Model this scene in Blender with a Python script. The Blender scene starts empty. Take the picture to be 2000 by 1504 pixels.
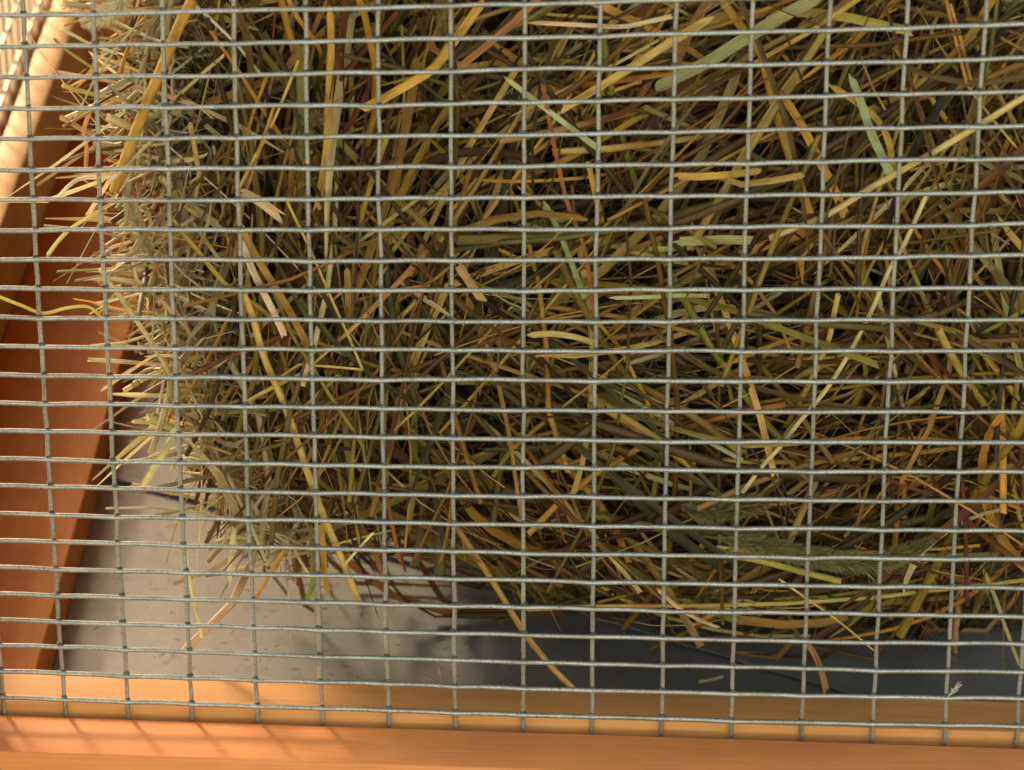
import bpy, math, random
import numpy as np
from mathutils import Vector, Matrix

rng = np.random.default_rng(11)
random.seed(11)
scene = bpy.context.scene
COL = scene.collection
MM = 0.001

# ------------------------------------------------------------------ camera
# recovered from the crossings of the front wire mesh (mm, X right, Y depth, Z up)
F_PX = 7293.45
CAM = np.array([213.037, -1187.887, 475.034])
RIGHT = np.array([0.99947453, 0.03170879, -0.00672478])
UP = np.array([-0.00872322, 0.46293594, 0.88634882])
FWD = np.array([-0.03121819, 0.88582440, -0.46296928])
cam_data = bpy.data.cameras.new('camera')
cam = bpy.data.objects.new('camera', cam_data)
COL.objects.link(cam)
cam.matrix_world = Matrix(((RIGHT[0], UP[0], -FWD[0], CAM[0]*MM),
                           (RIGHT[1], UP[1], -FWD[1], CAM[1]*MM),
                           (RIGHT[2], UP[2], -FWD[2], CAM[2]*MM),
                           (0, 0, 0, 1)))
cam_data.sensor_fit = 'HORIZONTAL'
cam_data.sensor_width = 36
cam_data.lens = F_PX/2000*36
cam_data.clip_start = 0.05
cam_data.clip_end = 200
cam_data.dof.use_dof = True
cam_data.dof.focus_distance = 1.372
cam_data.dof.aperture_fstop = 16
scene.camera = cam

# ------------------------------------------------------------------ light
SUN_DIR = Vector((0.60, -1.0, -0.517)).normalized()     # the way the light travels
sun_el = math.asin(-SUN_DIR.z)
sun_rot = math.atan2(-SUN_DIR.x, -SUN_DIR.y)
world = bpy.data.worlds.new('World')
scene.world = world
world.use_nodes = True
wn = world.node_tree
sky = wn.nodes.new('ShaderNodeTexSky')
sky.sky_type = 'NISHITA'
sky.sun_disc = False
sky.sun_elevation = sun_el
sky.sun_rotation = sun_rot
sky.air_density = 1.0
sky.dust_density = 1.0
sky.ozone_density = 0.0
bg = wn.nodes['Background']
wn.links.new(sky.outputs[0], bg.inputs[0])
bg.inputs[1].default_value = 0.15
sd = bpy.data.lights.new('sun', 'SUN')
sd.energy = 1.45
sd.angle = math.radians(9.0)
sd.color = (0.97, 0.985, 1.0)
sun = bpy.data.objects.new('sun', sd)
COL.objects.link(sun)
sun.rotation_euler = SUN_DIR.to_track_quat('-Z', 'Y').to_euler()
vs = scene.view_settings
vs.view_transform = 'Standard'
vs.look = 'None'
vs.gamma = 1.0
vs.use_curve_mapping = False
vs.exposure = 2.0
vs.use_white_balance = True
vs.white_balance_temperature = 11500
vs.white_balance_tint = 10
scene.render.engine = 'CYCLES'

# ------------------------------------------------------------------ pixel helpers (photo pixels -> mm)
def ray(x, y):
    x = np.asarray(x, float); y = np.asarray(y, float)
    return ((x-1000)/F_PX)[..., None]*RIGHT+((752-y)/F_PX)[..., None]*UP+FWD
def on_y(x, y, Y):
    d = ray(x, y)
    return CAM+d*((Y-CAM[1])/d[..., 1])[..., None]
def to_px(p):
    q = np.asarray(p, float)-CAM
    z = q@FWD
    return 1000+F_PX*(q@RIGHT)/z, 752-F_PX*(q@UP)/z

# ------------------------------------------------------------------ object helpers
def link(o, parent=None):
    COL.objects.link(o)
    if parent is not None:
        o.parent = parent
    return o
def empty(name, loc=(0, 0, 0)):
    o = bpy.data.objects.new(name, None)
    o.empty_display_size = 0.02
    o.location = Vector(loc)*MM
    return link(o)
def tag(o, label, cat, group=None):
    o['label'] = label; o['category'] = cat
    if group: o['group'] = group
    return o
def mesh_obj(name, V, Fs, mat, parent=None, smooth=True, cols=None, uvs=None):
    """V in mm, world coordinates; parents stand unrotated so children are shifted back by the parent's place"""
    V = np.asarray(V, float)*MM
    if parent is not None:
        off = np.array(parent.location)
        if parent.parent is not None: off = off+np.array(parent.parent.location)
        V = V-off
    me = bpy.data.meshes.new(name)
    me.from_pydata(V.tolist(), [], Fs if isinstance(Fs, list) else Fs.tolist())
    if smooth:
        me.polygons.foreach_set('use_smooth', [True]*len(me.polygons))
    if cols is not None:
        a = me.color_attributes.new('tint', 'FLOAT_COLOR', 'POINT')
        a.data.foreach_set('color', np.c_[cols, np.ones(len(cols))].astype(np.float32).ravel())
    if uvs is not None:
        u = me.uv_layers.new(name='grain')
        li = np.empty(len(me.loops), np.int32)
        me.loops.foreach_get('vertex_index', li)
        u.data.foreach_set('uv', uvs[li].astype(np.float32).ravel())
    me.materials.append(mat)
    me.update()
    return link(bpy.data.objects.new(name, me), parent)

# ------------------------------------------------------------------ materials
def new_mat(name):
    m = bpy.data.materials.new(name); m.use_nodes = True
    return m, m.node_tree, m.node_tree.nodes['Principled BSDF']
def nd(nt, t, **kw):
    n = nt.nodes.new(t)
    for k, v in kw.items():
        if k in n.inputs: n.inputs[k].default_value = v
        else: setattr(n, k, v)
    return n
def ramp(nt, src, stops):
    r = nt.nodes.new('ShaderNodeValToRGB')
    el = r.color_ramp.elements
    while len(el) < len(stops): el.new(0.5)
    for e, (p, c) in zip(el, stops):
        e.position = p; e.color = (*c, 1) if len(c) == 3 else c
    nt.links.new(src, r.inputs[0])
    return r
def mixc(nt, kind, fac, a, b):
    m = nt.nodes.new('ShaderNodeMix'); m.data_type = 'RGBA'; m.blend_type = kind
    for s, v in ((m.inputs[0], fac), (m.inputs[6], a), (m.inputs[7], b)):
        if hasattr(v, 'is_linked'): nt.links.new(v, s)
        else: s.default_value = v
    return m.outputs[2]

def wood_mat(name, axis, light, dark, knots=True, seed=0.0, rough=0.48, spec=0.35):
    m, nt, b = new_mat(name)
    tc = nd(nt, 'ShaderNodeTexCoord')
    mp = nd(nt, 'ShaderNodeMapping')
    sc = [60, 60, 60]; sc[axis] = 4.5
    mp.inputs['Scale'].default_value = sc
    mp.inputs['Location'].default_value = (seed, seed*1.7, seed*.6)
    nt.links.new(tc.outputs['Object'], mp.inputs[0])
    n1 = nd(nt, 'ShaderNodeTexNoise', Scale=1.0, Detail=4.0, Roughness=0.55, Distortion=0.9)
    nt.links.new(mp.outputs[0], n1.inputs[0])
    mp2 = nd(nt, 'ShaderNodeMapping')
    s2 = [900, 900, 900]; s2[axis] = 22
    mp2.inputs['Scale'].default_value = s2
    nt.links.new(tc.outputs['Object'], mp2.inputs[0])
    n2 = nd(nt, 'ShaderNodeTexNoise', Scale=1.0, Detail=3.0, Roughness=0.6)
    nt.links.new(mp2.outputs[0], n2.inputs[0])
    r1 = ramp(nt, n1.outputs[0], [(0.25, dark), (0.5, tuple(0.5*(a+c) for a, c in zip(light, dark))), (0.72, light)])
    r2 = ramp(nt, n2.outputs[0], [(0.3, (0.80, 0.75, 0.70)), (0.6, (1, 1, 1))])
    c = mixc(nt, 'MULTIPLY', 0.55, r1.outputs[0], r2.outputs[0])
    n3 = nd(nt, 'ShaderNodeTexNoise', Scale=22.0, Detail=5.0, Roughness=0.6)
    nt.links.new(tc.outputs['Object'], n3.inputs[0])
    r3 = ramp(nt, n3.outputs[0], [(0.35, (0.86, 0.82, 0.78)), (0.65, (1.06, 1.04, 1.0))])
    c = mixc(nt, 'MULTIPLY', 0.8, c, r3.outputs[0])
    if knots:
        mp4 = nd(nt, 'ShaderNodeMapping')
        s4 = [30, 30, 30]; s4[axis] = 9
        mp4.inputs['Scale'].default_value = s4
        nt.links.new(tc.outputs['Object'], mp4.inputs[0])
        vo = nd(nt, 'ShaderNodeTexVoronoi', Scale=1.0)
        nt.links.new(mp4.outputs[0], vo.inputs[0])
        r4 = ramp(nt, vo.outputs['Distance'], [(0.0, (0.35, 0.22, 0.16)), (0.10, (0.75, 0.62, 0.52)), (0.2, (1, 1, 1))])
        c = mixc(nt, 'MULTIPLY', 0.5, c, r4.outputs[0])
    nt.links.new(c, b.inputs['Base Color'])
    b.inputs['Roughness'].default_value = rough
    b.inputs['Specular IOR Level'].default_value = spec
    bp = nd(nt, 'ShaderNodeBump', Strength=0.25, Distance=0.0004)
    nt.links.new(n2.outputs[0], bp.inputs['Height'])
    nt.links.new(bp.outputs[0], b.inputs['Normal'])
    return m
WOOD_X = wood_mat('stained_pine_across', 0, (0.84, 0.30, 0.11), (0.75, 0.235, 0.075))
WOOD_XI = wood_mat('raw_pine_across', 0, (0.76, 0.36, 0.14), (0.62, 0.25, 0.085), True, 3.0)
WOOD_Y = wood_mat('shaded_stained_pine_deep', 1, (0.52, 0.165, 0.042), (0.38, 0.105, 0.025), True, 5.0, 0.65, 0.2)  # plank stain set darker than the rails, its shade put into the colour
WOOD_YL = wood_mat('pale_pine_deep', 1, (0.56, 0.30, 0.115), (0.45, 0.215, 0.075), False, 8.0)
WOOD_Z = wood_mat('stained_pine_upright', 2, (0.60, 0.23, 0.065), (0.44, 0.135, 0.035), True, 9.0)

def metal_wire():
    m, nt, b = new_mat('galvanised_wire')
    tc = nd(nt, 'ShaderNodeTexCoord')
    n = nd(nt, 'ShaderNodeTexNoise', Scale=1300.0, Detail=3.0, Roughness=0.7)
    nt.links.new(tc.outputs['Object'], n.inputs[0])
    n2 = nd(nt, 'ShaderNodeTexNoise', Scale=70.0, Detail=4.0, Roughness=0.6)
    nt.links.new(tc.outputs['Object'], n2.inputs[0])
    r = ramp(nt, n.outputs[0], [(0.30, (0.15, 0.145, 0.13)), (0.45, (0.41, 0.405, 0.375)), (0.7, (0.54, 0.535, 0.50))])
    r2 = ramp(nt, n2.outputs[0], [(0.3, (0.70, 0.68, 0.62)), (0.62, (1, 1, 1))])
    c = mixc(nt, 'MULTIPLY', 1.0, r.outputs[0], r2.outputs[0])
    nt.links.new(c, b.inputs['Base Color'])
    b.inputs['Metallic'].default_value = 0.75
    rr = ramp(nt, n.outputs[0], [(0.3, (0.62,)*3), (0.7, (0.36,)*3)])
    nt.links.new(rr.outputs[0], b.inputs['Roughness'])
    bp = nd(nt, 'ShaderNodeBump', Strength=0.35, Distance=0.0002)
    nt.links.new(n.outputs[0], bp.inputs['Height'])
    nt.links.new(bp.outputs[0], b.inputs['Normal'])
    return m
WIRE = metal_wire()
def weld_mat():
    m, nt, b = new_mat('oxidised_weld')
    tc = nd(nt, 'ShaderNodeTexCoord')
    n = nd(nt, 'ShaderNodeTexNoise', Scale=900.0, Detail=3.0)
    nt.links.new(tc.outputs['Object'], n.inputs[0])
    r = ramp(nt, n.outputs[0], [(0.35, (0.045, 0.04, 0.033)), (0.7, (0.16, 0.15, 0.13))])
    nt.links.new(r.outputs[0], b.inputs['Base Color'])
    b.inputs['Metallic'].default_value = 0.4
    b.inputs['Roughness'].default_value = 0.65
    return m
WELD = weld_mat()
def sheet_mat():
    m, nt, b = new_mat('galvanised_sheet')
    tc = nd(nt, 'ShaderNodeTexCoord')
    n = nd(nt, 'ShaderNodeTexNoise', Scale=30.0, Detail=6.0, Roughness=0.6)
    nt.links.new(tc.outputs['Object'], n.inputs[0])
    v = nd(nt, 'ShaderNodeTexNoise', Scale=160.0, Detail=4.0, Roughness=0.65)
    nt.links.new(tc.outputs['Object'], v.inputs[0])
    r = ramp(nt, n.outputs[0], [(0.3, (0.205, 0.205, 0.19)), (0.7, (0.29, 0.292, 0.278))])
    r2 = ramp(nt, v.outputs[0], [(0.28, (0.62, 0.58, 0.50)), (0.42, (1, 1, 1))])
    c = mixc(nt, 'MULTIPLY', 0.8, r.outputs[0], r2.outputs[0])
    nt.links.new(c, b.inputs['Base Color'])
    b.inputs['Metallic'].default_value = 0.45
    rr = ramp(nt, n.outputs[0], [(0.3, (0.42,)*3), (0.7, (0.3,)*3)])
    nt.links.new(rr.outputs[0], b.inputs['Roughness'])
    bp = nd(nt, 'ShaderNodeBump', Strength=0.3, Distance=0.001)
    nt.links.new(n.outputs[0], bp.inputs['Height'])
    nt.links.new(bp.outputs[0], b.inputs['Normal'])
    return m
SHEET = sheet_mat()
def hay_mat():
    m, nt, b = new_mat('dry_hay')
    at = nd(nt, 'ShaderNodeAttribute', attribute_name='tint')
    uv = nd(nt, 'ShaderNodeUVMap', uv_map='grain')
    mp = nd(nt, 'ShaderNodeMapping')
    mp.inputs['Scale'].default_value = (9.0, 0.10, 1)
    nt.links.new(uv.outputs[0], mp.inputs[0])
    n = nd(nt, 'ShaderNodeTexNoise', Scale=1.0, Detail=3.0, Roughness=0.6)
    nt.links.new(mp.outputs[0], n.inputs[0])
    r = ramp(nt, n.outputs[0], [(0.30, (0.50, 0.44, 0.38)), (0.5, (0.92, 0.90, 0.88)), (0.72, (1.18, 1.16, 1.1))])
    c = mixc(nt, 'MULTIPLY', 0.85, at.outputs['Color'], r.outputs[0])
    mp2 = nd(nt, 'ShaderNodeMapping')
    mp2.inputs['Scale'].default_value = (0.7, 0.06, 1)
    nt.links.new(uv.outputs[0], mp2.inputs[0])
    n2 = nd(nt, 'ShaderNodeTexNoise', Scale=1.0, Detail=3.0)
    nt.links.new(mp2.outputs[0], n2.inputs[0])
    r2 = ramp(nt, n2.outputs[0], [(0.32, (0.62, 0.46, 0.34)), (0.5, (1, 1, 1))])
    c = mixc(nt, 'MULTIPLY', 0.7, c, r2.outputs[0])
    nt.links.new(c, b.inputs['Base Color'])
    b.inputs['Roughness'].default_value = 0.5
    b.inputs['Specular IOR Level'].default_value = 0.35
    bp = nd(nt, 'ShaderNodeBump', Strength=0.4, Distance=0.0003)
    nt.links.new(n.outputs[0], bp.inputs['Height'])
    nt.links.new(bp.outputs[0], b.inputs['Normal'])
    tr = nd(nt, 'ShaderNodeBsdfTranslucent')
    nt.links.new(c, tr.inputs['Color'])
    mx = nd(nt, 'ShaderNodeMixShader'); mx.inputs[0].default_value = 0.22
    nt.links.new(b.outputs[0], mx.inputs[1]); nt.links.new(tr.outputs[0], mx.inputs[2])
    nt.links.new(mx.outputs[0], nt.nodes['Material Output'].inputs['Surface'])
    return m
HAY = hay_mat()
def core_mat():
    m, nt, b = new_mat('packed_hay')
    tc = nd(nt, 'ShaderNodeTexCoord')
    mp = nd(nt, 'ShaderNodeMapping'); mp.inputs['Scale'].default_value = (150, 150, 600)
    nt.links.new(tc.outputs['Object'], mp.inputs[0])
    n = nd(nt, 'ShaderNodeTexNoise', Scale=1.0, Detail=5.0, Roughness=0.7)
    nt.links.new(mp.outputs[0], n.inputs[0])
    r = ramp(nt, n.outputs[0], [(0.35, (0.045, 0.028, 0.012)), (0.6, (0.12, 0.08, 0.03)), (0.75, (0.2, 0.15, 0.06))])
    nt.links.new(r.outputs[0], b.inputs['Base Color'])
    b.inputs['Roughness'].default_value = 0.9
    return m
CORE = core_mat()
def ground_mat():
    m, nt, b = new_mat('sandy_paving')
    tc = nd(nt, 'ShaderNodeTexCoord')
    n = nd(nt, 'ShaderNodeTexNoise', Scale=6.0, Detail=8.0, Roughness=0.65)
    nt.links.new(tc.outputs['Object'], n.inputs[0])
    r = ramp(nt, n.outputs[0], [(0.3, (0.18, 0.155, 0.12)), (0.7, (0.27, 0.235, 0.185))])
    nt.links.new(r.outputs[0], b.inputs['Base Color'])
    b.inputs['Roughness'].default_value = 0.9
    return m
GROUND = ground_mat()

# ------------------------------------------------------------------ large structure
Z0 = -290.9            # top of the outer front rail at the mesh plane
FLOOR = Z0-20
GZ = Z0-62
g = mesh_obj('ground', [(-6000, -6000, GZ), (6000, -6000, GZ), (6000, 6000, GZ), (-6000, 6000, GZ)], [[0, 1, 2, 3]], GROUND, None, False)
g['kind'] = 'structure'

def beam(name, x0, x1, y0, y1, z0, z1, mat, parent, dz=0.0, dy=0.0, axis=0, bev=1.2, nseg=14, wob=0.25):
    """a sawn batten: rounded arrises and a very slight wander along its length;
    dz, dy shift the far end so that a batten can sit a little out of true"""
    lo = np.array([x0, y0, z0], float); hi = np.array([x1, y1, z1], float)
    ax = axis; u, v = [(1, 2), (0, 2), (0, 1)][ax]
    prof = []
    for cx, cy, a0 in ((hi[u]-bev, hi[v]-bev, 0), (lo[u]+bev, hi[v]-bev, 90), (lo[u]+bev, lo[v]+bev, 180), (hi[u]-bev, lo[v]+bev, 270)):
        for k in range(4):
            a = math.radians(a0+30*k)
            prof.append((cx+bev*math.cos(a), cy+bev*math.sin(a)))
    prof = np.array(prof); n = len(prof)
    V = []; Fs = []
    ph = rng.uniform(0, 6, 4)
    for s in range(nseg+1):
        t = s/nseg
        p = np.zeros((n, 3))
        p[:, ax] = lo[ax]+t*(hi[ax]-lo[ax])
        p[:, u] = prof[:, 0]+wob*math.sin(5*t+ph[0]); p[:, v] = prof[:, 1]+wob*math.sin(7*t+ph[1])
        p[:, 2] += dz*t
        if ax == 0: p[:, 1] += dy*t
        V.append(p)
    for s in range(nseg):
        for k in range(n):
            a = s*n+k; b_ = s*n+(k+1) % n
            Fs.append([a, b_, b_+n, a+n])
    Fs.append(list(range(n))[::-1]); Fs.append([nseg*n+k for k in range(n)])
    o = mesh_obj(name, np.concatenate(V), Fs, mat, parent, True)
    m = o.data
    m.polygons.foreach_set('use_smooth', [len(p.vertices) == 4 for p in m.polygons])
    if hasattr(m, 'set_sharp_from_angle'): m.set_sharp_from_angle(angle=math.radians(40))
    return o

hutch = empty('wire_hutch', (170, 0, GZ))
tag(hutch, 'orange stained wooden hutch with galvanised wire mesh front holding the hay', 'hutch')
# front rails run from x=-95 to 470, very slightly out of true with the mesh (drop to the right)
L0, L1 = -92.0, 470.0
def rail_z(x): return -287.2-(x+23.5)/386*8.2
beam('front_rail', L0, L1, -27, -1.2, rail_z(L0)-50, rail_z(L0), WOOD_X, hutch, dz=rail_z(L1)-rail_z(L0), dy=-3.5)
beam('inner_rail', L0, L1, 2.1, 24.0, rail_z(L0)-54, rail_z(L0)+3.2, WOOD_XI, hutch, dz=rail_z(L1)-rail_z(L0), bev=0.8)
# left side, from the inside out: low plank, taller rail, gap with the side mesh, outer rail
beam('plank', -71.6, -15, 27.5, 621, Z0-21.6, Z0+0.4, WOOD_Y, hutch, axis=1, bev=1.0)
beam('side_rail', -86.4, -72, 27.5, 636, Z0-21.6, Z0+48, WOOD_YL, hutch, axis=1, bev=1.0)
beam('outer_rail', -132, -90.2, -27, 640, Z0-61, Z0+47, WOOD_YL, hutch, axis=1, bev=1.5)
beam('post', -70, -26.5, -31, -2.0, rail_z(-40)+0.6, 150, WOOD_Z, hutch, axis=2, bev=1.5)
beam('shade_lid', -150, 520, 75, 660, 165, 180, WOOD_X, hutch, axis=0, bev=1.5)  # unseen board added over the hutch to keep sky light off the inside
for k in range(3):
    beam('back_board', -86, 520, 622, 636, Z0+48.6+k*138, Z0+48.6+k*138+137, WOOD_X, hutch, axis=0, bev=1.2)
beam('back_board', -71, 520, 622, 636, Z0-20, Z0+47.8, WOOD_X, hutch, axis=0, bev=1.2)

# metal tray: two lapped sheets, the lap edge runs slantwise to the front right
tray = empty('metal_tray', (170, 200, FLOOR))
tag(tray, 'grey galvanised metal tray floor under the hay with a slanting lap seam', 'tray')
def sheet(name, poly, top, th, parent):
    # fine grid-free slab with faint buckling from a subdivided strip
    n = len(poly)
    V = [(x, y, top) for x, y in poly]+[(x, y, top-th) for x, y in poly]
    Fs = [list(range(n)), list(range(2*n-1, n-1, -1))]
    for k in range(n): Fs.append([k, k+n, (k+1) % n+n, (k+1) % n])
    return mesh_obj(name, V, Fs, SHEET, parent, False)
seam = []
sx = [(-14, 226), (-5, 219.5), (40, 198), (88, 173.5), (135, 146), (183, 120), (237, 90), (320, 44), (352, 27.0)]
for i in range(len(sx)-1):
    for k in range(6):
        t = k/6
        seam.append((sx[i][0]+t*(sx[i+1][0]-sx[i][0]), sx[i][1]+t*(sx[i+1][1]-sx[i][1])+rng.normal(0, 0.5)))
seam.append(sx[-1])
sheet('front_sheet', [(-14.6, 27.0), (470, 27.0), (470, 300), (-14.6, 300)], FLOOR-0.2, 0.8, tray)
sheet('rear_sheet', seam+[(470, 27.2), (470, 640), (-14, 640)], FLOOR+1.7, 0.7, tray)

# ------------------------------------------------------------------ wire mesh panels
CX = [175.23, -1.014, 0.462, -0.034, 179.613, 0.806, -0.309, 5.693, 0.249, -0.798]
CZ = [-143.837, -143.534, 1.491, 0.334, 0.417, -4.874, 0.6, 0.967, -0.028, 0.139]
def node_xz(c, r):
    a = c/7-1; b = r/12-1
    t = [a**i*b**j for i in range(4) for j in range(4-i)]
    return float(np.dot(CX, t)), float(np.dot(CZ, t))
def tube(path, rad, ns=8, caps=False):
    path = np.asarray(path, float); n = len(path)
    T = np.gradient(path, axis=0); T /= np.linalg.norm(T, axis=1)[:, None]
    ref = np.array([0.0, 1.0, 0.0]) if abs(T[0][1]) < 0.8 else np.array([0.0, 0, 1.0])
    A = np.cross(T, ref); A /= np.linalg.norm(A, axis=1)[:, None]
    B = np.cross(T, A)
    th = np.arange(ns)*2*math.pi/ns
    rad = np.broadcast_to(np.asarray(rad, float), (n,))
    V = path[:, None, :]+rad[:, None, None]*(np.cos(th)[None, :, None]*A[:, None, :]+np.sin(th)[None, :, None]*B[:, None, :])
    Fs = []
    for i in range(n-1):
        for k in range(ns):
            Fs.append([i*ns+k, i*ns+(k+1) % ns, (i+1)*ns+(k+1) % ns, (i+1)*ns+k])
    if caps:
        Fs.append(list(range(ns))[::-1]); Fs.append([(n-1)*ns+k for k in range(ns)])
    return V.reshape(-1, 3), Fs
def blob(c, rx, ry, rz, jit=0.15):
    V = []; Fs = []
    nu, nv = 7, 4
    for j in range(nv+1):
        ph = math.pi*j/nv-math.pi/2
        for i in range(nu):
            a = 2*math.pi*i/nu
            k = 1+random.uniform(-jit, jit)
            V.append((c[0]+rx*k*math.cos(ph)*math.cos(a), c[1]+ry*k*math.cos(ph)*math.sin(a), c[2]+rz*k*math.sin(ph)))
    for j in range(nv):
        for i in range(nu):
            Fs.append([j*nu+i, j*nu+(i+1) % nu, (j+1)*nu+(i+1) % nu, (j+1)*nu+i])
    return V, Fs
CMIN, CMAX, RMIN, RMAX = -4, 18, -5, 27
R_H, R_V = 0.92, 0.82
nodes = {}
for c in range(CMIN, CMAX+1):
    for r in range(RMIN, RMAX+1):
        cc = min(max(c, -1.5), 15); rr = min(max(r, -1), 25.5)
        x, z = node_xz(cc, rr)
        x += (c-cc)*25.4; z -= (r-rr)*11.9
        nodes[c, r] = np.array([x+rng.normal(0, 0.16), rng.normal(0, 0.12), z+rng.normal(0, 0.17)])
panel = None
WV, WF = [], []
for c in range(CMIN, CMAX+1):
    for r in range(RMIN, RMAX+1):
        p = nodes[c, r]
        for (o, s) in (((0, 0.15, 0.95), (1.2, 1.0, 0.72)), ((random.choice((-1, 1))*0.7, -0.2, 0.55), (0.75, 0.7, 0.42))):
            v, f_ = blob(p+np.array(o)+rng.normal(0, 0.1, 3), *(np.array(s)*rng.uniform(0.8, 1.25)))
            b0 = len(WV); WV += v; WF += [[b0+k for k in q] for q in f_]
panel = mesh_obj('wire_mesh_panel', WV, WF, WELD, hutch)
panel['label'] = 'front panel of grey welded wire in wide cells'
for r in range(RMIN, RMAX+1):
    path = []
    for c in range(CMIN, CMAX):
        a, b_ = nodes[c, r], nodes[c+1, r]
        bow = rng.normal(0.28, 0.12); by = rng.normal(0.0, 0.1)
        for t in (0, .08, .3, .5, .7, .92):
            q = a+(b_-a)*t
            q = q+np.array([0, by*math.sin(math.pi*t)-0.70, bow*math.sin(math.pi*t)**0.7])
            path.append(q)
    path.append(nodes[CMAX, r]+np.array([0, -0.70, 0]))
    V, Fs = tube(path, R_H*rng.uniform(0.96, 1.04), 8, True)
    mesh_obj('wire', V, Fs, WIRE, panel)
for c in range(CMIN, CMAX+1):
    path = []
    for r in range(RMIN, RMAX):
        a, b_ = nodes[c, r], nodes[c, r+1]
        for t in (0, .33, .67):
            path.append(a+(b_-a)*t+np.array([rng.normal(0, 0.05), 0.62, 0]))
    path.append(nodes[c, RMAX]+np.array([0, 0.62, 0]))
    V, Fs = tube(path, R_V*rng.uniform(0.96, 1.04), 8, True)
    mesh_obj('wire', V, Fs, WIRE, panel)
# the left side panel: uprights every half inch of depth, long wires every inch of height
XS = -88.3
ys = np.arange(30, 618, 18.6); zs = np.arange(Z0+37.6, 120, 24.0)
WV, WF = [], []
for y in ys:
    for z in zs:
        v, f_ = blob((XS+0.3, y, z+0.5), 0.85, 0.9, 0.8)
        b0 = len(WV); WV += v; WF += [[b0+k for k in q] for q in f_]
panel2 = mesh_obj('wire_mesh_panel', WV, WF, WELD, hutch)
panel2['label'] = 'left side panel of bright sunlit wire'
for z in zs:
    pth = [(XS+0.7+rng.normal(0, .15), y, z+rng.normal(0, .2)) for y in np.arange(22, 620, 9.3)]
    V, Fs = tube(pth, R_H, 8, True); mesh_obj('wire', V, Fs, WIRE, panel2)
for y in ys:
    pth = [(XS-0.7+rng.normal(0, .1), y+rng.normal(0, .2), z) for z in np.arange(Z0+10, 125, 14)]
    V, Fs = tube(pth, R_V, 8, True); mesh_obj('wire', V, Fs, WIRE, panel2)

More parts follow.
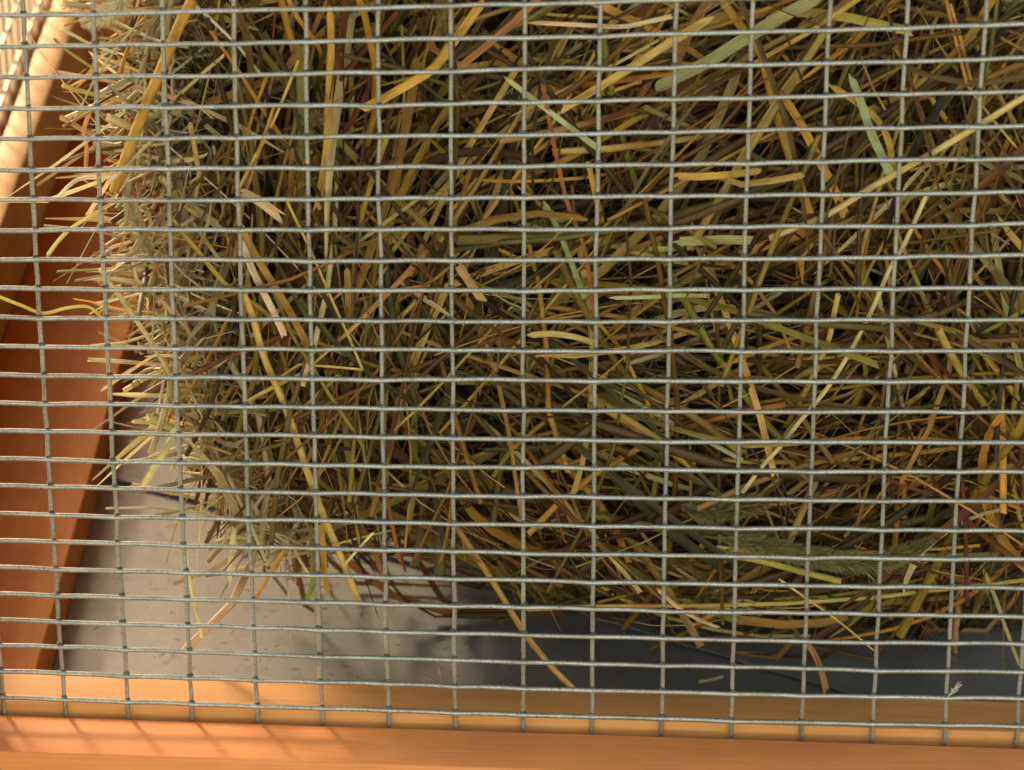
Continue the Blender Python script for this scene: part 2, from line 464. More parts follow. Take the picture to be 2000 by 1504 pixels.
# ------------------------------------------------------------------ hay
PAL = {
 'gold':  (0.60, 0.335, 0.08), 'straw': (0.62, 0.44, 0.14), 'pale': (0.68, 0.56, 0.30),
 'olive': (0.36, 0.265, 0.06), 'green': (0.27, 0.235, 0.085), 'mint': (0.47, 0.46, 0.22),
 'brown': (0.42, 0.18, 0.062), 'red':  (0.33, 0.11, 0.042), 'tan':  (0.54, 0.30, 0.11), 'beige': (0.66, 0.46, 0.27),
}
def strand(path, width, kind, col, twist=0.0, taper=(1.0, 1.0), fold=0.5, roll=0.0, tipfrac=0.12, drift=1.0):
    """one stem ('stem': flattened tube), split straw or blade ('blade': folded strip). mm."""
    path = np.asarray(path, float); n = len(path)
    joint = None
    if kind == 'stem' and width > 1.1 and n >= 6 and rng.random() < 0.55:
        # a joint: a short thicker, darker ring between two points of the centreline
        k_ = int(rng.integers(1, n-2)); a_, b2 = path[k_], path[k_+1]
        lg = np.linalg.norm(b2-a_)+1e-9; m_ = rng.uniform(.35, .65)
        ins = [a_+(b2-a_)*(m_+d_/lg) for d_ in (-1.3*width*.6, -.5*width*.6, .4*width*.6, 1.0*width*.6)]
        path = np.vstack([path[:k_+1], ins, path[k_+1:]]); n = len(path); joint = k_+1
    T = np.gradient(path, axis=0); T /= (np.linalg.norm(T, axis=1)[:, None]+1e-9)
    view = np.array([0.0, -1.0, 0.12])
    A = np.cross(T, view); la = np.linalg.norm(A, axis=1)[:, None]
    A = np.where(la > 0.05, A/(la+1e-9), np.array([1.0, 0, 0])); B = np.cross(A, T)
    s = np.linspace(0, 1, n)
    ang = roll+twist*(s-0.5)
    ca, sa = np.cos(ang)[:, None], np.sin(ang)[:, None]
    A, B = A*ca+B*sa, B*ca-A*sa
    w = 0.5*width*(taper[0]+(taper[1]-taper[0])*s)
    if kind == 'blade':
        w = w*np.clip(np.minimum(s/tipfrac, 1)*0.75+0.25, 0, 1)
        us = np.array([-1, -0.45, 0.45, 1.0]); hs = fold*np.array([0.0, -0.55, -0.55, 0.0])
        if fold > 0.75: us = np.array([-1, -0.12, 0.12, 1.0])
        V = path[:, None]+w[:, None, None]*(us[None, :, None]*A[:, None]+hs[None, :, None]*B[:, None])
        k = 4; closed = False
    else:
        k = 6; th = np.arange(k)*2*math.pi/k
        V = path[:, None]+w[:, None, None]*(np.cos(th)[None, :, None]*A[:, None]+0.72*np.sin(th)[None, :, None]*B[:, None])
        us = np.cos(th); closed = True
    if joint is not None:
        V[joint+1:joint+3] = path[joint+1:joint+3, None]+1.28*(V[joint+1:joint+3]-path[joint+1:joint+3, None])
    if width > 0.5:
        V[0] += T[0]*rng.uniform(-.6, .6, (k, 1))*width*(0.9 if kind == 'blade' else .3)
        V[-1] += T[-1]*rng.uniform(-.6, .6, (k, 1))*width*(0.9 if kind == 'blade' else .3)
    i = np.arange(n-1)[:, None]*k
    j = np.arange(k if closed else k-1)[None, :]
    j2 = (j+1) % k
    Q = np.stack([i+j, i+j2, i+k+j2, i+k+j], -1).reshape(-1, 4)
    L = np.r_[0, np.cumsum(np.linalg.norm(np.diff(path, axis=0), axis=1))]
    off = rng.uniform(0, 500, 2)
    u = np.stack([np.broadcast_to(us[None, :]*0.5*width, (n, k))*0.5+off[0], np.broadcast_to(L[:, None], (n, k))+off[1]], -1).reshape(-1, 2)
    col = np.asarray(col, float)
    other = col*np.exp(drift*rng.normal(0, .22))*np.array([1+drift*rng.normal(0, .12), 1+drift*rng.normal(0, .08), 1+drift*rng.normal(0, .2)])
    m_ = np.clip((s-rng.uniform(.1, .9))*rng.uniform(1.5, 5)+.5, 0, 1)
    cc = col[None]+(other-col)[None]*m_[:, None]
    if joint is not None: cc[joint:joint+4] *= np.array([[.62, .5, .42]])
    c = np.repeat(np.clip(cc, .005, .85), k, axis=0)
    return V.reshape(-1, 3), Q, c, u
class Bag:
    def __init__(s): s.V = []; s.F = []; s.C = []; s.U = []; s.n = 0
    def add(s, r):
        V, Q, c, u = r
        s.V.append(V); s.F.append(Q+s.n); s.C.append(c); s.U.append(u); s.n += len(V)
    def build(s, name, parent=None):
        return mesh_obj(name, np.concatenate(s.V), np.concatenate(s.F), HAY, parent, True, np.concatenate(s.C), np.concatenate(s.U))
def tint(name, spread=0.38):
    c = np.array(PAL[name])*np.array([0.285, 0.255, 0.235]); k = math.exp(rng.normal(0, spread))
    return np.clip(c*k*np.exp(rng.normal(0, 0.06, 3)), 0.01, 0.85)

# the bale's front face (depth of the face behind the mesh), left edge and underside, read off the photo
LX = np.array([[-120, 200], [0, 205], [150, 215], [300, 222], [450, 250], [600, 262], [700, 285], [780, 320], [860, 350], [940, 385], [1040, 425], [1100, 470]], float)
BY = np.array([[300, 1000], [400, 1040], [470, 1075], [600, 1105], [700, 1095], [800, 1085], [900, 1120], [1000, 1150], [1100, 1170], [1300, 1190], [1500, 1215], [1750, 1215], [2100, 1200]], float)
gx = rng.uniform(0, 6.28, 12); gk = rng.uniform(0.012, 0.035, (12, 2))*rng.choice([-1, 1], (12, 2))
def face_y(x, z):
    bump = sum(math.sin(gk[i, 0]*x+gk[i, 1]*z+gx[i]) for i in range(12))*1.6
    low = max(0.0, (-175-z)/115.0)
    left = max(0.0, (75-x)/45.0)
    return 32+bump*2.0+50*low**1.6+32*left**2
# orientation of the stalks across the face: (px x, px y, angle in degrees: 0 level, 90 upright, 45 = '/')
FIELD = np.array([(250, 100, 40), (260, 400, 20), (280, 650, 25), (350, 850, 60), (480, 1000, 75), (420, 150, 68), (450, 500, 100), (620, 150, 85), (650, 450, 82), (650, 750, 75),
 (800, 200, 55), (820, 500, 70), (800, 800, 110), (850, 1000, 150), (1000, 120, 35), (1050, 350, 70), (1000, 550, 40), (1000, 750, 140), (1050, 950, 122), (1150, 1100, 125),
 (1250, 100, 38), (1250, 300, 32), (1250, 500, 15), (1250, 700, 165), (1250, 880, 145), (1350, 1050, 140), (1500, 100, 40), (1500, 350, 25), (1500, 550, 12), (1500, 700, 14),
 (1550, 850, 30), (1550, 1000, 20), (1550, 1150, 170), (1750, 100, 55), (1700, 300, 110), (1750, 500, 65), (1800, 700, 80), (1750, 900, 28), (1800, 1100, 60), (1950, 150, 50),
 (1950, 400, 140), (1950, 600, 100), (1950, 850, 150), (1950, 1100, 80)], float)
def field_angle(px, py):
    w = np.exp(-((FIELD[:, 0]-px)**2+(FIELD[:, 1]-py)**2)/(2*120.0**2))+1e-9
    a = np.radians(FIELD[:, 2])*2
    return 0.5*math.atan2((w*np.sin(a)).sum(), (w*np.cos(a)).sum())
def inside(px, py, ml=0.0, mb=0.0):
    return px > np.interp(py, LX[:, 0], LX[:, 1])+14*math.sin(py*.021)+10*math.sin(py*.052+1)-ml and py < np.interp(px, BY[:, 0], BY[:, 1])+mb
def centreline(p, ang, length, n, curve, depth_tilt, kink):
    """walk out both ways from p in the face plane"""
    h = length/2; st = length/(n-1)
    k = rng.normal(0, curve)/length
    kn = rng.integers(1, n-1) if rng.random() < kink else -1
    kv = rng.uniform(0.4, 1.3)*rng.choice([-1, 1])
    a = ang-k*h; pts = [np.zeros(3)]
    dt = depth_tilt; dk = rng.normal(0, 0.35)/n
    for i in range(1, n):
        if i == kn: a += kv
        a += k*st+rng.normal(0, 0.03); dt += dk
        pts.append(pts[-1]+st*np.array([math.cos(a)*math.cos(dt), math.sin(dt), math.sin(a)*math.cos(dt)]))
    pts = np.array(pts); pts -= pts[n//2]
    return pts+p

mass = Bag(); singles = []
N_TRY = 7400
cats = ['gold', 'straw', 'olive', 'green', 'brown', 'red', 'tan', 'pale']
made = 0
for it in range(N_TRY):
    px = rng.uniform(150, 2080); py = rng.uniform(-80, 1230)
    if not inside(px, py): continue
    lay = rng.random()
    deep = rng.uniform(0, 12) if lay < 0.17 else rng.uniform(12, 42) if lay < 0.36 else rng.uniform(42, 92)
    if lay > 0.985: deep = -rng.uniform(2, 14)
    q = on_y(px, py, 30.0)
    y = face_y(q[0], q[2])-6+deep
    q = on_y(px, py, y)
    if q[2] < FLOOR+4: continue
    ang = field_angle(px, py)
    ang += rng.normal(0, math.radians(17)) if rng.random() < 0.72 else rng.uniform(-1.5, 1.5)
    edge = px-np.interp(py, LX[:, 0], LX[:, 1])
    short = edge < 130
    kr = rng.random()
    warm = rng.random()
    if kr < 0.40:                                                    # split straw and blades
        kind = 'blade'; width = rng.gamma(3.6, 0.60)+0.5
        length = rng.gamma(3.4, 28)+30
        col = tint(rng.choice(cats, p=[.21, .11, .16, .12, .19, .09, .12, .0]))
        n = 9
    elif kr < 0.72:                                                  # stems
        kind = 'stem'; width = rng.gamma(4.5, 0.33)+0.45
        length = rng.gamma(3.2, 34)+35
        col = tint(rng.choice(cats, p=[.31, .17, .17, .07, .14, .05, .09, .0])); n = 8
    else:                                                            # fine fibres
        kind = 'stem'; width = rng.uniform(0.28, 0.8)
        length = rng.gamma(3.0, 18)+12
        col = tint(rng.choice(cats, p=[.17, .12, .16, .13, .21, .11, .08, .02])); n = 7
    if width < 0.4: kind = 'blade'
    if kind == 'blade': width = min(width, 4.0)
    if rng.random() < (0.56 if lay < 0.17 else 0.06):               # paler, mostly in the front layer: light on the face put into the colour
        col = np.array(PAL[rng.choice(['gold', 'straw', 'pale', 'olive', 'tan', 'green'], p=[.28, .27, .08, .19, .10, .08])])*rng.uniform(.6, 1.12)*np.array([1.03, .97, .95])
    length = min(length, 230)
    if short: length = min(length*0.55, 70)
    path = centreline(q, ang, length, n, 0.5 if kind == 'stem' else 0.9, rng.normal(0, 0.16), 0.10 if kind == 'stem' else 0.16)
    path[:, 1] = np.maximum(path[:, 1], 2.6)
    path[:, 2] = np.maximum(path[:, 2], FLOOR+1.2+width*0.5)
    ex, ey = to_px(path)
    ok = True
    ml = abs(rng.normal(0, 22)); mb = abs(rng.normal(0, 45 if (px > 1150 or px < 700) else 26))
    if rng.random() < 0.03: ml += 60; mb += 60
    for x_, y_ in ((ex[0], ey[0]), (ex[-1], ey[-1]), (ex[n//2], ey[n//2])):
        if not inside(x_, y_, ml, mb): ok = False
    if not ok: continue
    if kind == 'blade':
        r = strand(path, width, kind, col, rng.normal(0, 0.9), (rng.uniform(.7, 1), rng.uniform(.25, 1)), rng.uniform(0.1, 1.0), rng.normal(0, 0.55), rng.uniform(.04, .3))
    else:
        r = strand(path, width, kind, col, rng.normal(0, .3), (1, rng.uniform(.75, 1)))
    made += 1
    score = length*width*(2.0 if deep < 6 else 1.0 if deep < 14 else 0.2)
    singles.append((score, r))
# cut ends and chaff of the sunlit left side, reaching back into the box
for it in range(2300):
    py = rng.uniform(-60, 1080)
    y = rng.uniform(8, 170)
    x_e = np.interp(py, LX[:, 0], LX[:, 1])+16*math.sin(py*.021)+12*math.sin(py*.052+1)
    q = on_y(x_e+rng.triangular(22, 50, 165), py, face_y(60, -150)+5)
    q = q+np.array([rng.exponential(5), 0, 0])
    q[1] = y+15
    q[0] += (y-20)*0.03
    q[2] = q[2] if q[2] > FLOOR+25 else FLOOR+25
    ang = rng.uniform(-math.pi, math.pi) if rng.random() < .6 else rng.normal(0, .4)
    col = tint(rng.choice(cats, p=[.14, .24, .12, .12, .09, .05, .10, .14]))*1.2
    width = rng.gamma(3.0, .45)+.35; length = rng.gamma(2.2, 15)+10
    if rng.random() < .18: ang = -1.57+rng.normal(0, .35); length *= 1.5
    path = centreline(q, ang, length, 6, 0.8, rng.normal(0, .7), .2)
    path[:, 1] = np.maximum(path[:, 1], 3)
    col = np.clip(col*0.9+np.array([0.66, 0.60, 0.38])*rng.uniform(.2, .95), 0, .8)  # pulled towards pale cream: sunlight on this edge put into the colour
    mass.add(strand(path, width, 'blade' if rng.random() < .55 else 'stem', col, rng.normal(0, 1), (1, rng.uniform(.3, 1)), rng.uniform(.1, 1), rng.normal(0, 1)))

for it in range(2600):
    px = rng.uniform(180, 2040); py = rng.uniform(-40, 1200)
    if not inside(px, py): continue
    q = on_y(px, py, 30.0); y = face_y(q[0], q[2])+rng.uniform(-10, 30)
    q = on_y(px, py, max(y, 4))
    if q[2] < FLOOR+6: continue
    path = centreline(q, field_angle(px, py)+rng.normal(0, .7), rng.gamma(2.2, 9)+8, 8, 2.2, rng.normal(0, .4), .35)
    path[:, 1] = np.maximum(path[:, 1], 2.6); path[:, 2] = np.maximum(path[:, 2], FLOOR+2)
    mass.add(strand(path, rng.uniform(.18, .5), 'blade', tint(rng.choice(['tan', 'straw', 'brown', 'olive', 'red', 'pale']))*1.2, rng.normal(0, 2), (1, .4), .5, rng.normal(0, 1)))

bale = empty('hay_bale', (200, 220, FLOOR))
tag(bale, 'large bale of mixed gold, green and brown hay behind the wire mesh', 'hay bale')
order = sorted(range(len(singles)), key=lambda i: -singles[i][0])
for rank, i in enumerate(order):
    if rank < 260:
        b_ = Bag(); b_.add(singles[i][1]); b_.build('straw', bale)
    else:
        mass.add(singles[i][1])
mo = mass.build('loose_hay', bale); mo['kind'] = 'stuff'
# packed inside of the bale
def core():
    V = []; Fs = []
    nx, nz = 30, 26
    zt, zb = 150.0, FLOOR+2
    def left_x(z, y):
        px_, py_ = to_px((60, 60, z))
        xe = on_y(np.interp(py_, LX[:, 0], LX[:, 1]), py_, 60.0)[0]
        return xe+24
    front = []
    for j in range(nz+1):
        z = zt+(zb-zt)*j/nz
        for i in range(nx+1):
            t = i/nx
            x = left_x(z, 0)+(500-left_x(z, 0))*t
            y = face_y(x, z)+82+6*math.sin(i*2.1+j*1.3)+60*math.exp(-((t/0.08)**2))
            zz = z
            if z < -230:
                y += (-230-z)*0.25
            V.append((x, y, zz))
    for j in range(nz):
        for i in range(nx):
            a = j*(nx+1)+i
            Fs.append([a, a+nx+1, a+nx+2, a+1])
    nb = len(V)
    for j in range(nz+1):
        z = zt+(zb-zt)*j/nz
        for i in range(nx+1):
            t = i/nx
            V.append((left_x(z, 0)+(500-left_x(z, 0))*t, 430+5*math.sin(i+j), z))
    for j in range(nz):
        for i in range(nx):
            a = nb+j*(nx+1)+i
            Fs.append([a, a+1, a+nx+2, a+nx+1])
    for j in range(nz):
        for i in (0, nx):
            a = j*(nx+1)+i
            q = [a, nb+a, nb+a+nx+1, a+nx+1]
            Fs.append(q if i == 0 else q[::-1])
    for i in range(nx):
        a = i; Fs.append([a, a+1, nb+a+1, nb+a])
        a = nz*(nx+1)+i; Fs.append([a, nb+a, nb+a+1, a+1])
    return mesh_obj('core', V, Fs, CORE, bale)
core()

# ------------------------------------------------------------------ single stalks that stand out
def smooth_path(P3, per=6):
    P3 = np.asarray(P3, float)
    if len(P3) == 2:
        t = np.linspace(0, 1, 6)[:, None]
        return P3[0]+(P3[1]-P3[0])*t
    E_ = np.vstack([2*P3[0]-P3[1], P3, 2*P3[-1]-P3[-2]])
    out = []
    for i in range(1, len(E_)-2):
        for k in range(per):
            t = k/per
            a, b_, c, d = E_[i-1], E_[i], E_[i+1], E_[i+2]
            out.append(0.5*((2*b_)+(-a+c)*t+(2*a-5*b_+4*c-d)*t*t+(-a+3*b_-3*c+d)*t**3))
    out.append(P3[-1])
    return np.array(out)
def hero(name, label, cat, pts, wpx, kind, col, y0, y1=None, sharp=False, group=None, **kw):
    y1 = y0 if y1 is None else y1
    n = len(pts)
    P3 = [on_y(x, y, y0+(y1-y0)*i/(n-1)) for i, (x, y) in enumerate(pts)]
    path = np.array(P3) if sharp else smooth_path(P3)
    if sharp:
        q = []
        for i in range(n-1):
            for t in (0, .04, .35, .65, .96): q.append(path[i]+(path[i+1]-path[i])*t)
        q.append(path[-1]); path = np.array(q)
    c = np.array(PAL[col]) if isinstance(col, str) else np.array(col)
    b_ = Bag(); b_.add(strand(path, wpx/5.35, kind, c, drift=0.3, **kw))
    base = path[0]
    o = empty_mesh(name, b_, base)
    return tag(o, label, cat, group)
def empty_mesh(name, bag, base):
    V = np.concatenate(bag.V)-base
    o = mesh_obj(name, V, np.concatenate(bag.F), HAY, None, True, np.concatenate(bag.C), np.concatenate(bag.U))
    o.location = Vector(base)*MM
    return o
H = [
 ('straw', 'thick golden stalk leaning beside the sunlit left edge of the bale, near the top', [(376, 0), (350, 50), (322, 118), (290, 195), (262, 265), (222, 375)], 21, 'stem', 'gold', 10, None),
 ('straw', 'flat golden upright stalk right of the brown blades in the upper left', [(644, 8), (647, 80), (644, 150), (641, 210), (638, 290), (628, 360), (620, 410)], 15, 'blade', 'gold', 10, None),
 ('straw', 'golden curved stalk bending down left from the top, left of centre', [(945, 0), (920, 35), (886, 82), (848, 132), (796, 166), (742, 196), (705, 214)], 19, 'blade', 'gold', 9, None),
 ('straw', 'long pale gold stalk slanting in from the right edge through five rows of mesh', [(2030, 172), (1975, 205), (1920, 240), (1860, 276), (1798, 312), (1740, 345), (1691, 373), (1621, 417), (1560, 443), (1504, 465)], 13, 'stem', (0.68, 0.52, 0.22), 4, 8),
 ('straw', 'long thin shiny stalk running steeply down to a knotted end, lower right', [(1812, 375), (1765, 480), (1738, 525), (1700, 612), (1640, 722), (1595, 785), (1559, 827), (1526, 870), (1490, 910), (1450, 962)], 9, 'stem', 'pale', 6, 8),
 ('straw', 'very long golden stalk running down past the bale foot, left of centre', [(470, 560), (493, 618), (512, 686), (533, 739), (552, 782), (577, 850), (610, 950), (633, 1010), (661, 1075), (681, 1125), (701, 1174)], 14, 'stem', (0.66, 0.44, 0.13), 4, 6),
 ('straw', 'broken pale pinkish reed with a torn lower end, left of centre', [(470, 468), (490, 520), (510, 562), (532, 605), (556, 656)], 16, 'blade', (0.72, 0.52, 0.36), 5, None),
 ('straw', 'amber blade lying just right of the broken pale reed', [(468, 435), (500, 500), (540, 565), (575, 625), (604, 682)], 15, 'blade', (0.50, 0.27, 0.07), 9, None),
 ('straw', 'thin stalk sharply bent into a hook, left of centre', [(560, 392), (605, 485), (650, 590), (682, 660), (708, 722), (646, 716), (584, 712), (550, 735)], 5.5, 'stem', 'straw', 6, 7, True),
 ('straw', 'pale yellow strand hanging straight down over the bright tray at left', [(352, 880), (354, 950), (357, 1040), (368, 1120), (382, 1185), (395, 1250)], 9, 'blade', 'mint', 20, 30),
 ('grass_blade', 'short wide pale green split leaf at the lower left corner of the bale', [(345, 835), (322, 880), (300, 915), (281, 948)], 15, 'blade', 'mint', 16, None),
 ('straw', 'olive stalk caught in the mesh over the orange plank at the left edge', [(-20, 572), (40, 596), (84, 612), (128, 602), (172, 599), (198, 620)], 8, 'blade', (0.40, 0.34, 0.10), 1.9, 2.6),
 ('straw', 'yellow tapering stalk poking left over the plank below the olive one', [(141, 583), (180, 590), (230, 603), (300, 622)], 7, 'blade', 'gold', 16, None),
 ('straw', 'pale beige flat stalk lying nearly level near the top centre', [(1033, 44), (1120, 48), (1215, 52), (1268, 42), (1312, 32)], 9, 'blade', 'beige', 6, None),
 ('straw', 'striped golden stalk climbing to the right from the top centre', [(1390, 34), (1309, 83), (1242, 126), (1170, 170), (1098, 214)], 17, 'blade', (0.58, 0.40, 0.12), 8, None),
 ('grass_blade', 'broad ribbed olive leaf near the top right', [(1610, -12), (1548, 21), (1500, 48), (1440, 85), (1380, 122), (1290, 168)], 24, 'blade', (0.34, 0.32, 0.13), 11, None),
 ('grass_blade', 'pale mint green blade slanting down to the right, upper centre', [(985, 150), (1060, 208), (1120, 254), (1168, 290)], 11, 'blade', 'mint', 7, None),
 ('grass_blade', 'narrow green leaf bending down below the centre column, mid height', [(1063, 395), (1090, 448), (1115, 510), (1142, 582)], 12, 'blade', (0.26, 0.29, 0.12), 8, None),
 ('grass_blade', 'long dark red brown strip running down the upper centre', [(1056, 140), (1073, 235), (1088, 310), (1108, 395), (1140, 480), (1152, 545), (1160, 622)], 10, 'blade', 'red', 7, None),
 ('straw', 'thick ochre stalk with a cut end, right of centre in the lower half', [(1150, 775), (1192, 802), (1272, 853), (1354, 910)], 21, 'stem', (0.50, 0.32, 0.085), 12, None),
 ('straw', 'amber stalk leaning from the bale foot down onto the inner rail, lower centre', [(888, 1025), (960, 1132), (1022, 1232), (1075, 1300), (1120, 1345)], 13, 'stem', (0.46, 0.27, 0.085), 30, 24),
 ('straw', 'yellow olive stalk with a blunt end under the furry seed head', [(1395, 1080), (1470, 1092), (1560, 1115), (1642, 1136)], 15, 'stem', (0.44, 0.36, 0.09), 28, None),
 ('grass_blade', 'thin yellow green stem crossing the furry seed head', [(1400, 1068), (1450, 1072), (1510, 1071), (1576, 1076)], 8, 'stem', (0.40, 0.40, 0.12), 22, None),
 ('straw', 'wide folded golden stalk slanting down right in the upper right', [(1525, 180), (1560, 235), (1592, 295), (1638, 390), (1650, 420)], 20, 'blade', 'gold', 10, None),
 ('grass_blade', 'slim orange stem, left one of the pair hanging from the top right', [(1846, -8), (1862, 60), (1876, 115), (1890, 166)], 7, 'stem', (0.46, 0.21, 0.07), 5, None),
 ('grass_blade', 'slim orange stem, right one of the pair hanging from the top right', [(1856, 8), (1873, 65), (1886, 115), (1900, 172)], 6, 'stem', (0.48, 0.24, 0.08), 5, None),
 ('grass_blade', 'amber blade curving down beneath a green leaf, upper right', [(1620, 165), (1670, 198), (1712, 232), (1735, 275), (1746, 335)], 13, 'blade', (0.54, 0.33, 0.07), 9, None),
 ('grass_blade', 'grey green folded leaf with a torn top, upper right', [(1662, 150), (1680, 195), (1700, 255), (1720, 300), (1742, 345)], 17, 'blade', (0.30, 0.33, 0.17), 6, None),
 ('straw', 'short wide beige flake at the upper left of the mesh', [(466, 372), (505, 392), (548, 424)], 21, 'blade', 'beige', 6, None),
 ('straw', 'pale split husk drooping over the dark tray, right of centre at the bottom', [(1282, 1148), (1320, 1183), (1360, 1208), (1404, 1226)], 9, 'blade', 'beige', 30, None),
 ('straw', 'short whitish splinter crossing the foot of the very long golden stalk', [(672, 1104), (700, 1072), (728, 1041)], 6, 'blade', 'pale', 4, None),
 ('straw', 'short golden stalk rising to the right, crossing the very long golden stalk', [(478, 788), (530, 758), (606, 722)], 9, 'stem', 'straw', 9, None),
 ('straw', 'thin pale stalk climbing right through the brown blades, upper left', [(583, 118), (548, 205), (518, 270), (488, 325), (462, 378)], 6, 'stem', 'straw', 6, None),
 ('straw', 'beige flake of husk right of the middle, halfway up', [(893, 515), (915, 548), (940, 584)], 21, 'blade', (0.50, 0.31, 0.15), 9, None),
 ('straw', 'wide golden stalk lying level with cut ends, right of centre', [(1318, 344), (1370, 345), (1425, 341), (1484, 334)], 15, 'blade', 'gold', 9, None),
 ('grass_blade', 'wide olive blade lying level below the long pale gold stalk', [(1318, 472), (1375, 470), (1420, 468), (1472, 470)], 18, 'blade', (0.36, 0.35, 0.13), 9, None),
 ('grass_blade', 'pale green blade tip lying level in the middle of the bale', [(1190, 582), (1270, 580), (1330, 577), (1384, 578)], 10, 'blade', (0.46, 0.45, 0.20), 8, None),
 ('straw', 'orange brown strip sloping gently at right of centre with dark edges', [(1033, 655), (1080, 652), (1130, 660), (1165, 672)], 14, 'blade', (0.56, 0.36, 0.15), 8, None),
 ('straw', 'pale thin stalk sloping down right, crossing the tray at lower right', [(1520, 1130), (1570, 1165), (1640, 1215), (1706, 1270)], 5, 'blade', 'straw', 20, None),
 ('grass_blade', 'long green grey blade hanging over the tray at the far right', [(1920, 1110), (1945, 1170), (1962, 1220), (1992, 1300)], 9, 'blade', (0.33, 0.34, 0.16), 24, None),
 ('grass_blade', 'red brown curled strip standing on the dark tray, lower right', [(1575, 1255), (1592, 1280), (1606, 1315), (1614, 1352)], 15, 'blade', (0.34, 0.16, 0.08), 26, None),
 ('straw', 'golden stub pointing straight down below the bale, left of centre', [(628, 1020), (630, 1060), (634, 1110), (640, 1164)], 14, 'blade', 'gold', 26, None),
 ('straw', 'golden stub pointing down left onto the bright tray', [(556, 1075), (530, 1115), (498, 1170)], 9, 'stem', 'gold', 26, None),
 ('grass_blade', 'short green stub pointing down at the bale foot', [(622, 1105), (612, 1138), (600, 1170)], 10, 'stem', (0.22, 0.30, 0.08), 28, None),
 ('straw', 'pale olive broken stalk poking out left over the plank, halfway up', [(90, 503), (118, 466), (152, 437), (235, 388)], 10, 'blade', (0.50, 0.46, 0.17), 24, 34),
 ('grass_blade', 'pale grey curved leaf poking out left of the bale above the broken stalk', [(113, 386), (138, 360), (165, 348), (240, 345)], 8, 'blade', (0.60, 0.55, 0.42), 24, 34),
 ('straw', 'whitish stalk end poking out at the top of the sunlit left edge', [(120, 57), (150, 72), (174, 85), (230, 105)], 7, 'stem', (0.75, 0.68, 0.48), 24, 34),
 ('grass_blade', 'slim olive stem poking up left across the sunlit rail', [(106, 76), (130, 98), (180, 132), (235, 165)], 6, 'stem', (0.46, 0.44, 0.12), 24, 34),
 ('grass_blade', 'thin red brown stem poking out left in the upper quarter', [(123, 248), (152, 232), (188, 214), (240, 195)], 6, 'stem', (0.44, 0.22, 0.10), 24, 34),
 ('straw', 'hollow yellow stalk end pointing left over the rail', [(122, 167), (152, 176), (190, 186), (245, 198)], 10, 'stem', (0.56, 0.46, 0.14), 24, 34),
 ('grass_blade', 'crumpled red brown shred hanging over the plank', [(167, 330), (169, 290), (164, 258), (172, 228), (190, 196)], 9, 'blade', (0.48, 0.22, 0.09), 26, 32),
 ('straw', 'golden stalk end pointing left just above the tray corner', [(242, 764), (285, 738), (345, 712), (390, 695)], 11, 'stem', (0.66, 0.50, 0.18), 22, 34),
 ('straw', 'second golden stalk end pointing left above the tray corner', [(196, 764), (250, 728), (300, 695), (350, 668)], 6, 'blade', (0.66, 0.46, 0.22), 24, 38),
 ('straw', 'small cut piece of straw lying loose on the tray at right', [(1366, 1332), (1390, 1328), (1412, 1322)], 9, 'stem', (0.46, 0.44, 0.18), 42, None),
]
for (nm, lab, pts, w, kind, col, y0, y1, *rest) in H:
    kw = {}
    if min(p[0] for p in pts) > 370 and max(p[1] for p in pts) < 1300 and y0 > 12 and 'onto' not in lab: y0 = 12; y1 = 14
    col = np.clip(np.array(PAL[col] if isinstance(col, str) else col)*1.18, 0, .8)
    if kind == 'blade': kw = dict(twist=rng.normal(0, .25), taper=(rng.uniform(.8, 1), rng.uniform(.7, 1)), fold=rng.uniform(.2, .6), roll=rng.normal(0, .15), tipfrac=.05)
    hero(nm, lab, 'straw' if nm == 'straw' else 'grass', pts, w, kind, col, y0, y1, bool(rest and rest[0]), **kw)

# furry seed heads
def seed_head(label, pts, rpx, y, col, dens=26, blen=0.55):
    P3 = smooth_path([on_y(a, b_, y) for a, b_ in pts], 8)
    bag = Bag()
    r = rpx/5.35
    n = len(P3); s = np.linspace(0, 1, n)
    prof = np.clip(np.minimum(s/0.12, (1-s)/0.25), 0.15, 1)**0.6*r
    c = np.array(col)
    # spikelets all round a thin stem
    T = np.gradient(P3, axis=0); T /= np.linalg.norm(T, axis=1)[:, None]
    L = np.linalg.norm(np.diff(P3, axis=0), axis=1).sum()
    for k in range(int(L*dens)):
        f_ = rng.uniform(0, n-1.001); i = int(f_); p = P3[i]+(P3[i+1]-P3[i])*(f_-i)
        t = T[i]; a = np.cross(t, [0, 1, 0.1]); a /= np.linalg.norm(a); b_ = np.cross(t, a)
        th = rng.uniform(0, 6.283); d = math.cos(th)*a+math.sin(th)*b_
        rr = prof[i]
        q0 = p+d*rr*rng.uniform(0.2, 0.5); q1 = p+d*rr*rng.uniform(0.75, 1.15)+t*rr*rng.uniform(0.4, 0.9)
        m_ = (q0+q1)/2+d*rr*0.08
        bag.add(strand(np.array([q0, m_, q1]), rng.uniform(0.22, 0.55), 'blade', c*rng.uniform(.65, 1.35), 0, (1, .25), .5, rng.uniform(0, 3)))
    stem = Bag()
    o = empty_mesh('seed_head', bag, P3[0]); tag(o, label, 'seed head')
    core_b = Bag(); core_b.add(strand(P3-P3[0]+np.array(o.location)*0, 1.0, 'stem', c*0.6)); core_b_o = mesh_obj('stalk', np.concatenate(core_b.V), np.concatenate(core_b.F), HAY, None, True, np.concatenate(core_b.C), np.concatenate(core_b.U)); core_b_o.parent = o
    core2 = Bag(); core2.add(strand(P3-P3[0], 1.0, 'stem', c*.5, 0, (1, 1)))
    return o
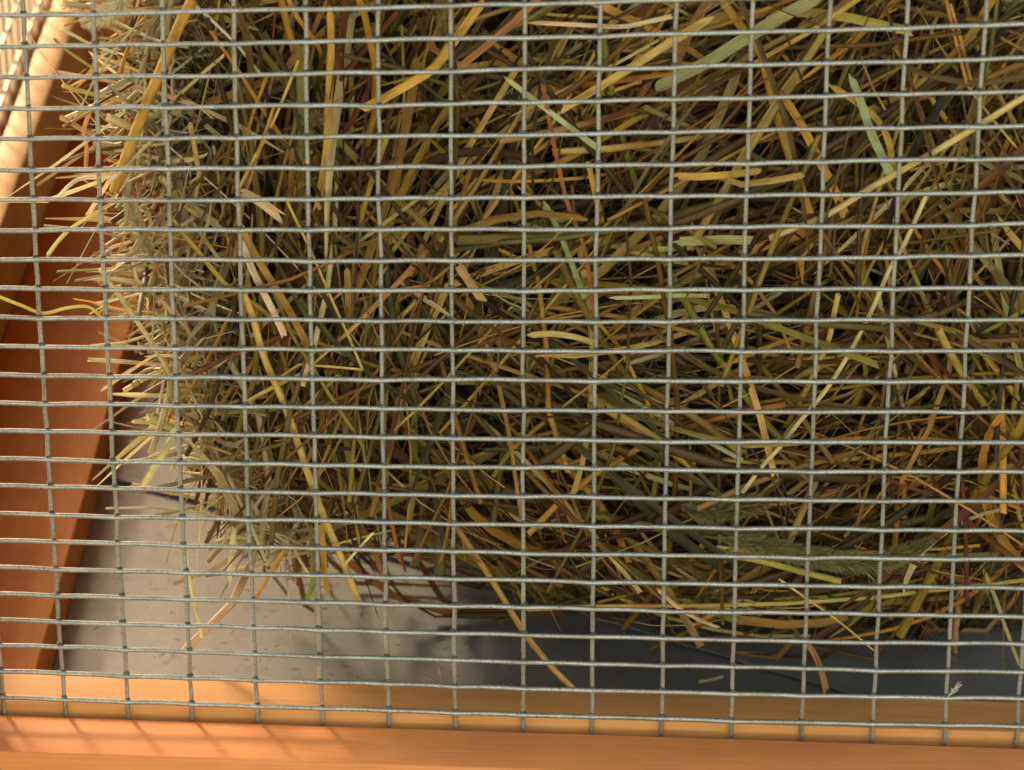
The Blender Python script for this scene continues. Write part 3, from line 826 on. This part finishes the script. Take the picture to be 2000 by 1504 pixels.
seed_head('long furry green grey seed head lying along the bale foot at lower right', [(1400, 1050), (1500, 1070), (1600, 1090), (1690, 1100), (1760, 1085), (1822, 1052)], 24, 12, (0.30, 0.26, 0.12), 40)
seed_head('furry seed head hanging upright from the top edge, left of centre', [(874, 85), (870, 50), (868, 10), (872, -25)], 17, 9, (0.33, 0.26, 0.10), 34)
seed_head('sunlit pale seed spike on the left edge of the bale', [(300, 505), (280, 470), (262, 420), (245, 375)], 15, 8, (0.55, 0.48, 0.28), 40)
seed_head('pale bristly seed head at the sunlit upper left corner of the bale', [(248, -12), (225, 15), (200, 32), (160, 45)], 22, 14, (0.62, 0.58, 0.36), 34)
seed_head('small round brown bud among the upper left stalks', [(612, 246), (616, 236), (622, 226)], 15, 7, (0.28, 0.20, 0.11), 60)
seed_head('dim bristly seed head above the long furry one, lower right', [(1330, 990), (1390, 1000), (1450, 990), (1500, 985)], 26, 16, (0.25, 0.21, 0.10), 30)

# a white scrap of husk caught on the mesh
b_ = Bag()
for k in range(9):
    e = on_y(1858+rng.uniform(-3, 22), 1349-rng.uniform(2, 20), -1.0)
    s_ = on_y(1850+rng.uniform(0, 6), 1360, -1.3)
    b_.add(strand(np.array([s_, (s_+e)/2+rng.normal(0, .3, 3), e]), rng.uniform(.5, 1.1), 'blade', (0.75, 0.68, 0.58), 0, (1, .3), .4, rng.uniform(0, 2)))
o = empty_mesh('husk', b_, on_y(1850., 1360., -1.3)); tag(o, 'tiny white tuft of husk caught on the lowest mesh rows at right', 'husk')
# fine chaff scattered on the tray and rail: nobody could count it
b_ = Bag()
for k in range(260):
    x = rng.uniform(-5, 360); y = rng.uniform(32, 150)
    a = rng.uniform(0, 3.14); l = rng.gamma(2, .7)+.4
    p = np.array([x, y, FLOOR+1.35]); d = np.array([math.cos(a), math.sin(a), 0])*l
    b_.add(strand(np.array([p-d, p+np.array([0, 0, .2]), p+d]), rng.uniform(.25, .7), 'blade', tint(rng.choice(['tan', 'brown', 'straw', 'red'])), 0, (1, .4), .4, 0))
ch = b_.build('chaff'); ch['kind'] = 'stuff'; ch['label'] = 'fine hay chaff scattered over the tray'; ch['category'] = 'chaff'
print('strands', made)
